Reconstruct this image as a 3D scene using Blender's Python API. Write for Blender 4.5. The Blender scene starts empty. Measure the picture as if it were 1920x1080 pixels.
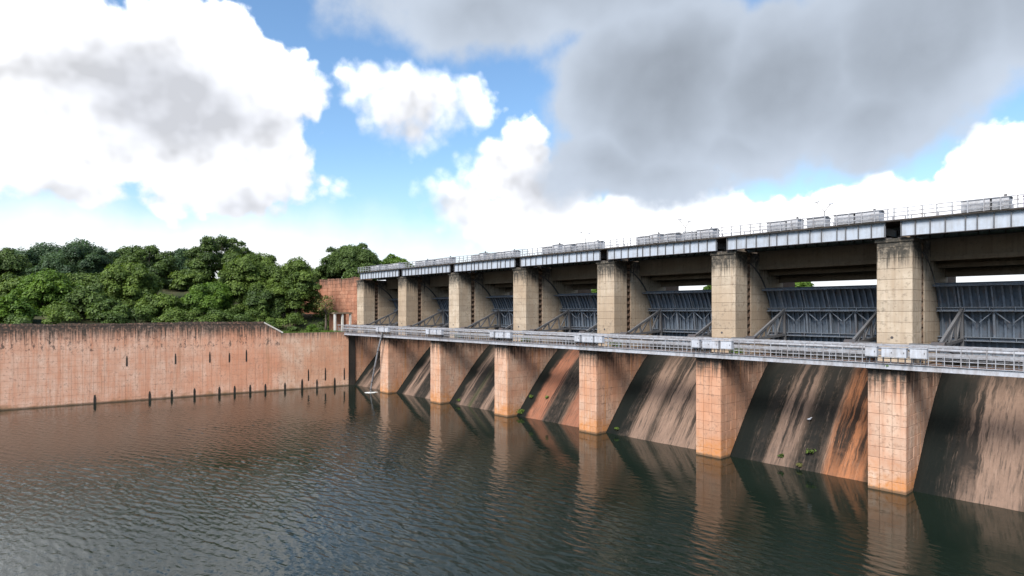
import bpy, math, random
import numpy as np
from mathutils import Vector
R = math.radians
random.seed(7)
S = bpy.context.scene
COL = S.collection

# ------------------------------------------------------------------ camera
A = 0.7274                      # angle between the view direction and the dam axis
cam = bpy.data.cameras.new('camera'); camo = bpy.data.objects.new('camera', cam); COL.objects.link(camo)
cam.sensor_width = 36; cam.lens = 21.5625; cam.shift_y = 0.0224
cam.clip_start = 0.5; cam.clip_end = 12000
camo.location = (0, -52.25, 13.707)
camo.rotation_euler = (R(90), 0, R(90) - A)
S.camera = camo

# ------------------------------------------------------------------ exposure
S.view_settings.view_transform = 'Standard'; S.view_settings.look = 'None'
S.view_settings.gamma = 1; S.view_settings.use_curve_mapping = False
S.view_settings.exposure = 0.86
S.cycles.use_denoising = True
S.cycles.max_bounces = 4; S.cycles.diffuse_bounces = 2; S.cycles.glossy_bounces = 2
S.cycles.transparent_max_bounces = 4; S.cycles.caustics_reflective = False; S.cycles.caustics_refractive = False

# ------------------------------------------------------------------ sun
SUN_EL = R(44); SUN_AZ = math.atan2(0.36, -1.0)          # azimuth measured from +Y towards +X
sd = Vector((math.sin(SUN_AZ)*math.cos(SUN_EL), math.cos(SUN_AZ)*math.cos(SUN_EL), math.sin(SUN_EL)))
sun = bpy.data.lights.new('sun', 'SUN'); sun.energy = 3.9; sun.angle = R(26); sun.color = (1.0, .95, .89)
suno = bpy.data.objects.new('sun', sun); COL.objects.link(suno)
suno.rotation_euler = sd.to_track_quat('Z', 'Y').to_euler(); suno.location = (5, -120, 120)

# ------------------------------------------------------------------ node helper
class NT:
    def __init__(s, tree): s.t = tree; s.n = tree.nodes; s.l = tree.links
    def put(s, v, sock):
        if v is None: return
        if isinstance(v, bpy.types.NodeSocket): s.l.new(v, sock)
        else:
            if sock.type == 'RGBA' and len(v) == 3: v = (*v, 1)
            sock.default_value = v
    def math(s, op, a, b=None, c=None, clamp=False):
        n = s.n.new('ShaderNodeMath'); n.operation = op; n.use_clamp = clamp
        for i, v in enumerate((a, b, c)): s.put(v, n.inputs[i])
        return n.outputs[0]
    def vmath(s, op, a, b=None, c=None):
        n = s.n.new('ShaderNodeVectorMath'); n.operation = op
        s.put(a, n.inputs[0]); s.put(b, n.inputs[1])
        if c is not None: s.put(c, n.inputs[3 if op == 'SCALE' else 2])
        return n.outputs['Value'] if op in ('LENGTH', 'DOT_PRODUCT', 'DISTANCE') else n.outputs['Vector']
    def sep(s, v):
        n = s.n.new('ShaderNodeSeparateXYZ'); s.put(v, n.inputs[0]); return n.outputs
    def comb(s, x=0., y=0., z=0.):
        n = s.n.new('ShaderNodeCombineXYZ')
        for i, v in enumerate((x, y, z)): s.put(v, n.inputs[i])
        return n.outputs[0]
    def noise(s, vec, scale=1., detail=4., rough=.55, dist=0., color=False):
        n = s.n.new('ShaderNodeTexNoise'); s.put(vec, n.inputs['Vector'])
        n.inputs['Scale'].default_value = scale; n.inputs['Detail'].default_value = detail
        n.inputs['Roughness'].default_value = rough; n.inputs['Distortion'].default_value = dist
        return n.outputs['Color' if color else 'Fac']
    def voro(s, vec, scale=1., feature='F1', smooth=.5, detail=0.):
        n = s.n.new('ShaderNodeTexVoronoi'); n.feature = feature; s.put(vec, n.inputs['Vector'])
        n.inputs['Scale'].default_value = scale
        if 'Detail' in n.inputs: n.inputs['Detail'].default_value = detail
        if feature == 'SMOOTH_F1': n.inputs['Smoothness'].default_value = smooth
        return n.outputs['Distance']
    def mix(s, f, a, b, blend='MIX'):
        n = s.n.new('ShaderNodeMix'); n.data_type = 'RGBA'; n.blend_type = blend; n.clamp_factor = True
        s.put(f, n.inputs[0]); s.put(a, n.inputs[6]); s.put(b, n.inputs[7]); return n.outputs[2]
    def mapr(s, v, a, b, c=0., d=1., smooth=False):
        n = s.n.new('ShaderNodeMapRange'); n.clamp = True
        if smooth: n.interpolation_type = 'SMOOTHSTEP'
        s.put(v, n.inputs[0])
        for i, q in enumerate((a, b, c, d)): s.put(q, n.inputs[1+i])
        return n.outputs[0]
    def scalev(s, v, k): return s.vmath('MULTIPLY', v, k)
    def pos(s):
        return s.n.new('ShaderNodeNewGeometry').outputs['Position']
    def obj(s): return s.n.new('ShaderNodeTexCoord').outputs['Object']
    def rnd(s): return s.n.new('ShaderNodeObjectInfo').outputs['Random']
    def attr(s, name):
        n = s.n.new('ShaderNodeAttribute'); n.attribute_name = name; return n.outputs['Fac']
    def bump(s, h, strength=.3, dist=.05):
        n = s.n.new('ShaderNodeBump'); n.inputs['Strength'].default_value = strength
        n.inputs['Distance'].default_value = dist; s.put(h, n.inputs['Height']); return n.outputs[0]

def material(name):
    m = bpy.data.materials.new(name); m.use_nodes = True
    t = NT(m.node_tree); b = m.node_tree.nodes['Principled BSDF']
    return m, t, b
def finish(t, b, col, rough=.85, normal=None, metal=None, spec=.3):
    t.put(col, b.inputs['Base Color']); t.put(rough, b.inputs['Roughness'])
    if normal is not None: t.put(normal, b.inputs['Normal'])
    if metal is not None: t.put(metal, b.inputs['Metallic'])
    b.inputs['Specular IOR Level'].default_value = spec

# ------------------------------------------------------------------ sky
W = bpy.data.worlds.new('World'); S.world = W; W.use_nodes = True
W.cycles.sampling_method = 'MANUAL'; W.cycles.sample_map_resolution = 256
def build_sky():
    t = NT(W.node_tree)
    bg = W.node_tree.nodes['Background']
    sky = t.n.new('ShaderNodeTexSky'); sky.sky_type = 'NISHITA'; sky.sun_disc = False
    sky.sun_elevation = SUN_EL; sky.sun_rotation = SUN_AZ
    sky.altitude = 300; sky.air_density = 1.25; sky.dust_density = .6; sky.ozone_density = 2.2
    d = t.n.new('ShaderNodeTexCoord').outputs['Generated']
    d = t.vmath('NORMALIZE', d)
    x, y, z = t.sep(d)
    ca, sa = math.cos(A), math.sin(A)          # bearing 0 points across the pool towards the far end of the dam
    fw = t.math('ADD', t.math('MULTIPLY', x, -ca), t.math('MULTIPLY', y, sa))
    rt = t.math('ADD', t.math('MULTIPLY', x, sa), t.math('MULTIPLY', y, ca))
    K = 57.2958
    az = t.math('MULTIPLY', t.math('ARCTAN2', rt, fw), K)
    el = t.math('MULTIPLY', t.math('ARCSINE', z), K)
    P0 = t.comb(az, el, 0.)
    warp = t.noise(d, 7., 3., .55, color=True)
    warp = t.vmath('MULTIPLY', t.vmath('SUBTRACT', warp, (.5, .5, .5)), (4.5, 3.4, 0.))
    P = t.vmath('ADD', P0, warp)
    P2 = t.vmath('ADD', P0, t.scalev(warp, (1.6, 1.6, 0.)))
    def field(blobs, PP):
        acc = None
        for (cx, cy, rx, ry) in blobs:
            v = t.vmath('MULTIPLY', t.vmath('SUBTRACT', PP, (cx, cy, 0)), (1/rx, 1/ry, 0))
            q = t.math('MULTIPLY', t.math('SUBTRACT', 1., t.vmath('LENGTH', v)), min(rx, ry))
            acc = q if acc is None else t.math('SMOOTH_MAX', acc, q, .6)
        return acc
    # blobs: bearing, elevation, half width, half height (degrees)
    CUM = [(-27.5, 19.3, 8.0, 5.6), (-24.5, 15.0, 7.0, 4.0), (-22.6, 18.6, 5.2, 4.4), (-19.2, 18.0, 2.6, 2.4), (-26, 11.6, 9.0, 4.0), (-20.6, 11.8, 4.2, 3.0),
           (-16.2, 10.8, 2.6, 1.4), (-36, 16, 9, 8), (-46, 12, 9, 5),
           (-9.6, 18.4, 6.0, 3.2), (-4.4, 19.0, 3.4, 2.6), (-13.6, 19.6, 3.2, 2.4), (-6.6, 18.8, 3.4, 2.9), (-9, 16.4, 4.8, 2.2),
           (1.4, 14.6, 3.2, 3.4), (-1.4, 12.4, 3.8, 3.2), (-5.0, 9.9, 4.2, 3.0), (-1.5, 8.8, 7.0, 3.0), (3, 11, 4.5, 3.5),
           (21, 6.8, 9.0, 3.0), (11, 7.2, 11, 3.8), (31, 7.6, 8, 3.4), (42, 10, 8, 4), (-30, 37, 20, 10), (-58, 33, 14, 9), (-8, 52, 12, 7),
           (64, 14, 10, 5), (-70, 16, 11, 6), (-95, 10, 9, 5), (100, 20, 12, 6), (135, 12, 10, 5), (-135, 18, 12, 6), (170, 14, 10, 5)]
    GREY = [(13.5, 19.5, 11.5, 9.0), (9.0, 13.6, 7.6, 5.0), (13.5, 12.0, 8.0, 3.6), (21, 14.6, 9, 3.6), (30, 15.2, 9, 4.6), (24, 19., 10, 7.6), (-4, 26.2, 13.5, 4.2), (8, 30, 18, 7),
            (33, 20.5, 9, 8.2), (44, 22, 11, 8), (30, 38, 22, 12), (60, 40, 16, 12), (-100, 35, 16, 10),
            (150, 40, 22, 12), (-160, 44, 18, 12), (95, 48, 16, 12)]
    f1 = t.noise(d, 11., 7., .56)
    pv = t.voro(t.vmath('ADD', d, t.scalev(warp, (.010, .010, .0))), 34., 'F1', .35, 1.)
    puff = t.math('SUBTRACT', .55, pv)
    FC = t.math('ADD', field(CUM, P), t.math('ADD', t.math('MULTIPLY', t.math('SUBTRACT', f1, .47), 4.6), t.math('MULTIPLY', puff, 1.0)))
    soft = t.mapr(t.math('ABSOLUTE', t.math('ADD', az, 9.)), 4., 9., 2.2, .75)
    aC = t.mapr(FC, -.15, soft, 0., 1., True)
    f2 = t.noise(d, 6., 5., .52)
    FG = t.math('ADD', field(GREY, P2), t.math('ADD', t.math('MULTIPLY', t.math('SUBTRACT', f2, .5), 5.), t.math('MULTIPLY', t.math('SUBTRACT', f1, .5), 3.2)))
    aG = t.mapr(FG, -.4, 1.7, 0., 1., True)
    # cumulus light: bright rims and crowns, grey bodies
    f1a = t.noise(d, 11., 3., .52)
    f1b = t.noise(t.vmath('ADD', d, (.010, -.012, .020)), 11., 3., .52)
    relief = t.math('MULTIPLY', t.math('SUBTRACT', f1b, f1a), 2.4)
    SH = [(-29, 16.4, 9.5, 4.8), (-22.0, 15.6, 5.0, 2.2), (-24, 8.8, 9, 2.4), (-9.2, 16.6, 4.6, 1.9), (-4, 8.4, 4.4, 1.5), (2.6, 11.8, 3.6, 3.4), (-32, 9.0, 8, 1.6),
          (-70, 12, 9, 3), (100, 16, 10, 3), (-135, 14, 10, 3), (64, 11, 8, 2)]
    sh = t.mapr(t.math('ADD', field(SH, P), t.math('MULTIPLY', t.math('SUBTRACT', f1, .5), 1.5)), -3.0, 2.8, 0., 1., False)
    lum = t.math('POWER', .36, sh)
    lum = t.math('SUBTRACT', lum, t.math('MULTIPLY', relief, t.mapr(sh, 0., 1., .7, .2)))
    lum = t.math('MULTIPLY', lum, t.math('ADD', .92, t.math('MULTIPLY', f1, .16)))
    lum = t.math('MINIMUM', t.math('MAXIMUM', lum, .34), 1.2)
    body = t.mix(sh, (1, 1, 1), (.95, .98, 1.05))
    colC = t.vmath('MULTIPLY', body, t.comb(lum, lum, lum))
    colC = t.vmath('MULTIPLY', colC, (11.2, 11.2, 11.3))
    # grey layer: darker where thick, thin edges glow
    thick = t.mapr(FG, .3, 6.5, 0., 1., True)
    f3 = t.noise(d, 4.2, 4., .5)
    gl = t.math('ADD', t.math('SUBTRACT', 4.5, t.math('MULTIPLY', thick, 1.6)), t.math('MULTIPLY', t.math('SUBTRACT', f3, .5), 1.5))
    gl = t.math('ADD', gl, t.math('MULTIPLY', t.math('SUBTRACT', f1, .5), 1.3))
    colG = t.vmath('MULTIPLY', (.76, .86, 1.01), t.comb(gl, gl, gl))
    # bright low cloud and haze towards the horizon
    hz = t.math('ADD', el, t.math('MULTIPLY', t.math('SUBTRACT', f2, .5), 9.))
    aH = t.mapr(hz, 10.5, 3.4, 0., 1., True)
    aH2 = t.mapr(el, 15., 1., 0., .45, True)
    base = sky.outputs[0]
    base = t.vmath('MULTIPLY', base, (.80, .95, 1.06))
    base = t.mix(aH2, base, (4.2, 5.4, 6.3))
    c = t.mix(aH, base, (6.3, 6.5, 6.7))
    c = t.mix(aC, c, colC)
    lowfade = t.mapr(hz, 4.2, 8.0, .0, 1., True)
    c = t.mix(t.math('MULTIPLY', aG, lowfade), c, colG)
    t.put(c, bg.inputs['Color']); bg.inputs['Strength'].default_value = 0.1
build_sky()

# ------------------------------------------------------------------ mesh helper
class MB:
    def __init__(s): s.v = []; s.f = []
    def box(s, x0, x1, y0, y1, z0, z1):
        b = len(s.v)
        s.v += [(x0,y0,z0),(x1,y0,z0),(x1,y1,z0),(x0,y1,z0),(x0,y0,z1),(x1,y0,z1),(x1,y1,z1),(x0,y1,z1)]
        s.f += [(b,b+3,b+2,b+1),(b+4,b+5,b+6,b+7),(b,b+1,b+5,b+4),(b+1,b+2,b+6,b+5),(b+2,b+3,b+7,b+6),(b+3,b,b+4,b+7)]
        return s
    def bar(s, p, q, w, h=None):
        h = h or w
        p = Vector(p); q = Vector(q); d = (q-p).normalized()
        up = Vector((0,0,1)) if abs(d.z) < .95 else Vector((0,1,0))
        a = d.cross(up).normalized()*w/2; c = a.cross(d).normalized()*h/2
        b = len(s.v)
        for e in (p, q):
            for k in ((-1,-1),(1,-1),(1,1),(-1,1)): s.v.append(tuple(e + a*k[0] + c*k[1]))
        s.f += [(b,b+1,b+2,b+3),(b+7,b+6,b+5,b+4)] + [(b+i, b+4+i, b+4+(i+1)%4, b+(i+1)%4) for i in range(4)]
        return s
    def tube(s, pts, rad, n=8, cap=True):
        pts = [Vector(p) for p in pts]; b0 = len(s.v)
        if not hasattr(rad, '__len__'): rad = [rad]*len(pts)
        prev = None
        for i, p in enumerate(pts):
            d = (pts[min(i+1, len(pts)-1)] - pts[max(i-1, 0)]).normalized()
            if prev is None:
                up = Vector((0,0,1)) if abs(d.z) < .9 else Vector((1,0,0))
                a = d.cross(up).normalized()
            else: a = (prev - d*prev.dot(d)).normalized()
            prev = a; c = d.cross(a)
            for k in range(n):
                th = 2*math.pi*k/n
                s.v.append(tuple(p + (a*math.cos(th) + c*math.sin(th))*rad[i]))
        for i in range(len(pts)-1):
            for k in range(n):
                k2 = (k+1) % n
                s.f.append((b0+i*n+k, b0+i*n+k2, b0+(i+1)*n+k2, b0+(i+1)*n+k))
        if cap:
            s.f.append(tuple(b0+k for k in reversed(range(n))))
            e = b0+(len(pts)-1)*n; s.f.append(tuple(e+k for k in range(n)))
        return s
    def prism(s, prof, x0, x1):                 # prof: list of (y,z), extruded along x
        b = len(s.v); n = len(prof)
        s.v += [(x0,y,z) for y,z in prof] + [(x1,y,z) for y,z in prof]
        s.f += [tuple(b+i for i in range(n)), tuple(b+n+i for i in reversed(range(n)))]
        s.f += [(b+i, b+n+i, b+n+(i+1)%n, b+(i+1)%n) for i in range(n)]
        return s
    def mesh(s, name):
        m = bpy.data.meshes.new(name); m.from_pydata(s.v, [], s.f)
        bm_fix(m); return m
    def build(s, name, mat, parent=None, smooth=False, loc=None):
        m = s.mesh(name); m.materials.append(mat)
        if smooth: m.polygons.foreach_set('use_smooth', [True]*len(m.polygons))
        return link(name, m, parent, loc)
import bmesh
def bm_fix(m):
    bm = bmesh.new(); bm.from_mesh(m); bmesh.ops.recalc_face_normals(bm, faces=bm.faces); bm.to_mesh(m); bm.free()
def link(name, data, parent=None, loc=None):
    o = bpy.data.objects.new(name, data); COL.objects.link(o)
    if parent is not None: o.parent = parent
    if loc is not None: o.location = loc
    return o
KIDS = {}
def tag(o, label=None, cat=None, group=None, kind=None):
    if label: o['label'] = label
    if cat: o['category'] = cat
    if group: o['group'] = group
    if kind: o['kind'] = kind
    return o
def thing(name, label, cat, loc=(0,0,0), rz=0., group=None):
    o = link(name, None, None, loc); o.rotation_euler.z = rz; o.empty_display_size = .3
    return tag(o, label, cat, group)
def copy_tree(o, loc=None, parent=None, label=None):
    c = o.copy(); COL.objects.link(c); c.parent = parent
    if loc is not None: c.location = loc
    if label: c['label'] = label
    for ch in list(o.children): copy_tree(ch, None, c)
    return c
CACHE = {}
def slab_mesh(w, h, d, ax, mat, ch=.017):
    """a facing piece w wide, h tall, d deep with chamfered outer edges; ax 'f' faces -Y, 's' faces +X"""
    key = (round(w,2), round(h,2), d, ax, mat.name)
    if key in CACHE: return CACHE[key]
    pts = [(0,0,d),(w,0,d),(w,h,d),(0,h,d),(0,0,ch),(w,0,ch),(w,h,ch),(0,h,ch),(ch,ch,0),(w-ch,ch,0),(w-ch,h-ch,0),(ch,h-ch,0)]
    v = [(a, c, b) for a,b,c in pts] if ax == 'f' else [(-c, a, b) for a,b,c in pts]
    f = [(4,5,9,8),(5,6,10,9),(6,7,11,10),(7,4,8,11),(8,9,10,11),(0,1,5,4),(1,2,6,5),(2,3,7,6),(3,0,4,7)]
    m = bpy.data.meshes.new('facing'); m.from_pydata(v, [], f); bm_fix(m); m.materials.append(mat)
    CACHE[key] = m; return m

# ------------------------------------------------------------------ materials
def streaks(t, p, sx, sz, detail=4., seed=0.):
    return t.noise(t.vmath('ADD', t.scalev(p, (sx, sx, sz)), (seed, seed*.7, seed*.3)), 1., detail, .6)

def concrete(name, base, pale, warm, rustz=None, blackz=None, rustcol=(.50,.20,.055), black=(.035,.033,.028), rnd=.09, streak=.5, pock=None, wet=False):
    m, t, b = material(name)
    p = t.pos(); z = t.sep(p)[2]
    n1 = t.noise(p, .55, 6., .6); n2 = t.noise(p, 3.2, 6., .65); st = streaks(t, p, 2.1, .14)
    st2 = streaks(t, p, 5.5, .22, 5., 11.)
    c = t.mix(t.mapr(n1, .38, .66), base, pale)
    c = t.mix(t.math('MULTIPLY', t.mapr(st, .46, .68), streak), c, warm)
    c = t.mix(t.mapr(t.noise(p, .085, 2.), .48, .62, 0., .6), c, warm)
    c = t.mix(t.math('MULTIPLY', t.mapr(st2, .52, .74), .45), c, tuple(q*.52 for q in base))
    c = t.mix(t.mapr(t.math('ADD', n2, t.math('MULTIPLY', n1, .3)), .70, .82, 0., .6), c, tuple(q*.45 for q in base))
    if rustz:
        lo, hi = rustz
        f = t.mapr(t.math('ADD', z, t.math('MULTIPLY', t.math('SUBTRACT', n1, .5), 5.)), hi, lo)
        c = t.mix(t.math('MULTIPLY', f, t.mapr(n2, .3, .62, .2, .85)), c, rustcol)
        rs = t.mapr(streaks(t, p, 1.3, .05, 3., 31.), .60, .70)
        c = t.mix(t.math('MULTIPLY', rs, .6), c, rustcol)
    if blackz:
        lo, hi = blackz
        f = t.mapr(t.math('ADD', z, t.math('MULTIPLY', t.math('SUBTRACT', st2, .5), (hi-lo)*3.2)), lo, hi)
        c = t.mix(t.math('MULTIPLY', f, t.mapr(n2, .25, .5, .4, .95)), c, black)
    if pock:
        lo, hi = pock
        f = t.math('MULTIPLY', t.mapr(z, lo, lo+.5), t.mapr(z, hi, hi-.6))
        g = t.noise(t.scalev(p, (1.9, 1.9, 1.2)), 1.1, 4., .75)
        c = t.mix(t.math('MULTIPLY', f, t.mapr(g, .55, .63, 0., .8)), c, (.06,.05,.042))
    if wet:
        f = t.mapr(t.math('ADD', z, t.math('MULTIPLY', t.math('SUBTRACT', n2, .5), .35)), .26, .12, 0., .75)
        c = t.mix(f, c, (.07,.055,.035))
    r = t.rnd()
    k = t.mapr(r, 0., 1., 1-rnd, 1+rnd*.6)
    c = t.vmath('MULTIPLY', c, t.comb(k, k, k))
    h = t.math('ADD', t.noise(p, 9., 5., .7), t.math('MULTIPLY', n2, .8))
    finish(t, b, c, .88, t.bump(h, .5, .03))
    return m
M = {}
M['low'] = concrete('peach_concrete', (.47,.275,.185), (.56,.405,.305), (.48,.225,.125), rustz=(.4, 2.1), blackz=(7.3, 8.9), wet=True)
M['up'] = concrete('tan_concrete', (.385,.308,.228), (.49,.41,.315), (.33,.24,.16), rustz=None, blackz=(17.2, 18.5), rnd=.1, streak=.5)
M['wall'] = concrete('pink_concrete', (.61,.335,.225), (.71,.47,.35), (.58,.25,.14), streak=.65, rustz=(-.6, .5), rustcol=(.20,.12,.05), blackz=(9.2, 10.9), rnd=.05, pock=(7.4, 10.2), wet=True)
M['wall_low'] = concrete('pink_concrete_low', (.58,.335,.225), (.68,.485,.36), (.54,.25,.14), streak=.65, rustz=(-.6, .5), rustcol=(.20,.12,.05), blackz=(8.8, 10.2), rnd=.05, wet=True)
M['joint'] = concrete('dark_joint', (.17,.115,.08), (.21,.145,.10), (.15,.085,.055), rnd=.05)
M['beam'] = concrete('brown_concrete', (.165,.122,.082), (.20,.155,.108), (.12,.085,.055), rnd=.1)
M['brick'] = concrete('laterite', (.36,.165,.10), (.44,.23,.15), (.30,.12,.07), blackz=(18.2, 21.2), rnd=.2)
M['black'] = concrete('black_concrete', (.04,.035,.03), (.085,.065,.05), (.03,.026,.022), rnd=.3)
M['white_plaster'] = concrete('white_plaster', (.62,.59,.53), (.70,.68,.63), (.45,.38,.30), rnd=.05)

def paint(name, base, dirt, rough=.5, amt=.55, metal=0., rnd=.08, rust=.0):
    m, t, b = material(name)
    p = t.pos(); n = t.noise(p, 1.3, 6., .65); st = streaks(t, p, 4.5, .5, 5.)
    f = t.math('MULTIPLY', t.mapr(t.math('ADD', t.math('MULTIPLY', n, .5), t.math('MULTIPLY', st, .5)), .44, .66), amt)
    c = t.mix(f, base, dirt)
    if rust: c = t.mix(t.mapr(streaks(t, p, 3.2, .35, 5., 17.), .56, .70, 0., rust), c, (.15,.070,.035))
    k = t.mapr(t.rnd(), 0., 1., 1-rnd, 1+rnd); c = t.vmath('MULTIPLY', c, t.comb(k, k, k))
    finish(t, b, c, rough, t.bump(t.noise(p, 14., 3.), .12, .02), metal)
    return m
M['girder'] = paint('pale_grey_girder_paint', (.38,.42,.48), (.22,.21,.20))
M['gate'] = paint('slate_gate_paint', (.150,.182,.225), (.085,.085,.085), .55, rust=.45)
M['gatebeam'] = paint('gate_beam_paint', (.19,.22,.26), (.11,.095,.085), .55, rust=.5)
M['arm'] = paint('grey_arm_paint', (.115,.118,.125), (.075,.06,.052), .6)
M['rail'] = paint('light_grey_rail_paint', (.30,.31,.335), (.13,.10,.085), .6, .8)
M['channel'] = paint('pale_channel_paint', (.34,.352,.385), (.17,.145,.13), .55, .8)
M['boxwhite'] = paint('white_cabinet_paint', (.43,.452,.50), (.25,.23,.22), .5, .8)
M['cover'] = paint('weathered_cover_sheet', (.46,.47,.50), (.24,.23,.22), .65)
M['dark'] = paint('dark_steel', (.055,.055,.06), (.10,.06,.04), .6)
M['rust'] = paint('rusty_steel', (.16,.09,.06), (.08,.05,.04), .8)
M['hose'] = paint('grey_hose', (.20,.20,.21), (.07,.06,.06), .6, .9)
M['foam'] = paint('foam', (.60,.62,.60), (.40,.42,.40), .8)

def spill_material(i, bands, seed):
    """streaks run down the chute; bands: (start, end, colour, strength) in metres across the bay"""
    m, t, b = material('chute_concrete_%d' % i)
    p = t.obj(); x, y, z = t.sep(p)
    q = t.comb(t.math('ADD', x, t.math('MULTIPLY', t.math('SUBTRACT', t.noise(p, .8, 4.), .5), .45)), t.math('MULTIPLY', y, .07), seed)
    s1 = t.noise(q, .62, 5., .6); s2 = t.noise(q, 2.6, 6., .7); n = t.noise(p, 1.7, 7., .7); fine = t.noise(p, 7., 5., .7)
    c = t.mix(t.mapr(s2, .36, .66), (.055,.040,.030), (.19,.13,.097))
    for (a, e, col, k) in bands:
        wob = t.math('MULTIPLY', t.math('SUBTRACT', s2, .5), 1.6)
        xx = t.math('ADD', x, wob)
        f = t.math('MULTIPLY', t.mapr(xx, a-.25, a+.35), t.mapr(xx, e+.35, e-.25))
        f = t.math('MULTIPLY', f, t.mapr(n, .22, .55, .55, 1.))
        c = t.mix(t.math('MULTIPLY', f, k), c, col)
    q3 = t.comb(x, t.math('MULTIPLY', y, .12), seed+9.)
    s3 = t.noise(q3, 5.5, 4., .7)
    c = t.mix(t.math('MULTIPLY', t.mapr(s3, .50, .64), t.mapr(n, .3, .6, .15, .8)), c, (.045,.038,.032))
    c = t.mix(t.mapr(t.noise(q3, 9., 3., .7), .56, .70, 0., .28), c, (.33,.235,.18))
    blk = t.mapr(t.math('ADD', t.math('MULTIPLY', s1, .62), t.math('MULTIPLY', s2, .38)), .495, .555)
    low = t.mapr(t.math('ADD', z, t.math('MULTIPLY', t.math('SUBTRACT', n, .5), 3.)), .2, 2.4, .25, 1.)
    c = t.mix(t.math('MULTIPLY', t.math('MULTIPLY', blk, low), .93), c, (.017,.0165,.015))
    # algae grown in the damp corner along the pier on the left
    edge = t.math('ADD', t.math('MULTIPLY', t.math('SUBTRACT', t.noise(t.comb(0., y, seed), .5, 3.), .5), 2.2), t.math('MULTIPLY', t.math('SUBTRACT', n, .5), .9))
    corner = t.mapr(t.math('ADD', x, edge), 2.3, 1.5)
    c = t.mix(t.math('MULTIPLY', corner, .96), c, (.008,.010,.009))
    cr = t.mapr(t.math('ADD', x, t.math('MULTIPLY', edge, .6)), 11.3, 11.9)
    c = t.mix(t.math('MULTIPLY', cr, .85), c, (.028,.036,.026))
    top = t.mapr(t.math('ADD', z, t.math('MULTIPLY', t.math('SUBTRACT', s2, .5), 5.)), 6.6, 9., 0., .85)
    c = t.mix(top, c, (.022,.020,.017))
    c = t.mix(t.mapr(fine, .6, .72, 0., .45), c, (.03,.028,.024))
    h = t.math('ADD', t.math('MULTIPLY', n, 1.), t.math('MULTIPLY', fine, .6))
    finish(t, b, c, .9, t.bump(h, .7, .08), spec=.06)
    return m

def leaf_material(name, dark, light):
    m = bpy.data.materials.new(name); m.use_nodes = True; nt = m.node_tree; t = NT(nt); nt.nodes.clear()
    a = t.attr('tint'); p = t.obj()
    f = t.math('ADD', t.math('MULTIPLY', a, .75), t.math('MULTIPLY', t.noise(p, .8, 3.), .35))
    c = t.mix(t.mapr(f, .12, .95), dark, light)
    d = nt.nodes.new('ShaderNodeBsdfPrincipled'); t.put(c, d.inputs['Base Color']); d.inputs['Roughness'].default_value = .55
    d.inputs['Specular IOR Level'].default_value = .25
    tr = nt.nodes.new('ShaderNodeBsdfTranslucent'); t.put(t.vmath('MULTIPLY', c, (1.25, 1.3, .6)), tr.inputs['Color'])
    mx = nt.nodes.new('ShaderNodeMixShader'); mx.inputs[0].default_value = .3
    t.l.new(d.outputs[0], mx.inputs[1]); t.l.new(tr.outputs[0], mx.inputs[2])
    o = nt.nodes.new('ShaderNodeOutputMaterial'); t.l.new(mx.outputs[0], o.inputs[0])
    return m
LEAF = {'dark': leaf_material('leaf_dark', (.034,.060,.018), (.115,.175,.040)),
        'mid': leaf_material('leaf_mid', (.046,.080,.018), (.150,.215,.042)),
        'bright': leaf_material('leaf_bright', (.045,.092,.014), (.130,.215,.028)),
        'olive': leaf_material('leaf_olive', (.034,.060,.018), (.110,.165,.040)),
        'blue': leaf_material('leaf_blue_green', (.026,.052,.026), (.085,.140,.058)),
        'yellow': leaf_material('leaf_yellow', (.075,.070,.025), (.170,.175,.050))}
def bark_material():
    m, t, b = material('bark'); p = t.pos(); n = streaks(t, p, 6., 1.2, 5.)
    finish(t, b, t.mix(n, (.05,.038,.028), (.14,.11,.085)), .9, t.bump(n, .6, .05)); return m
M['bark'] = bark_material()
def ground_material():
    m, t, b = material('bank_soil'); p = t.pos(); n = t.noise(p, .22, 6., .6); n2 = t.noise(p, 1.9, 6., .7)
    c = t.mix(t.mapr(n, .4, .62), (.028,.042,.014), (.060,.055,.026)); c = t.mix(t.mapr(n2, .5, .7, 0., .6), c, (.020,.030,.010))
    finish(t, b, c, .95, t.bump(n2, .8, .2)); return m
M['ground'] = ground_material()
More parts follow.
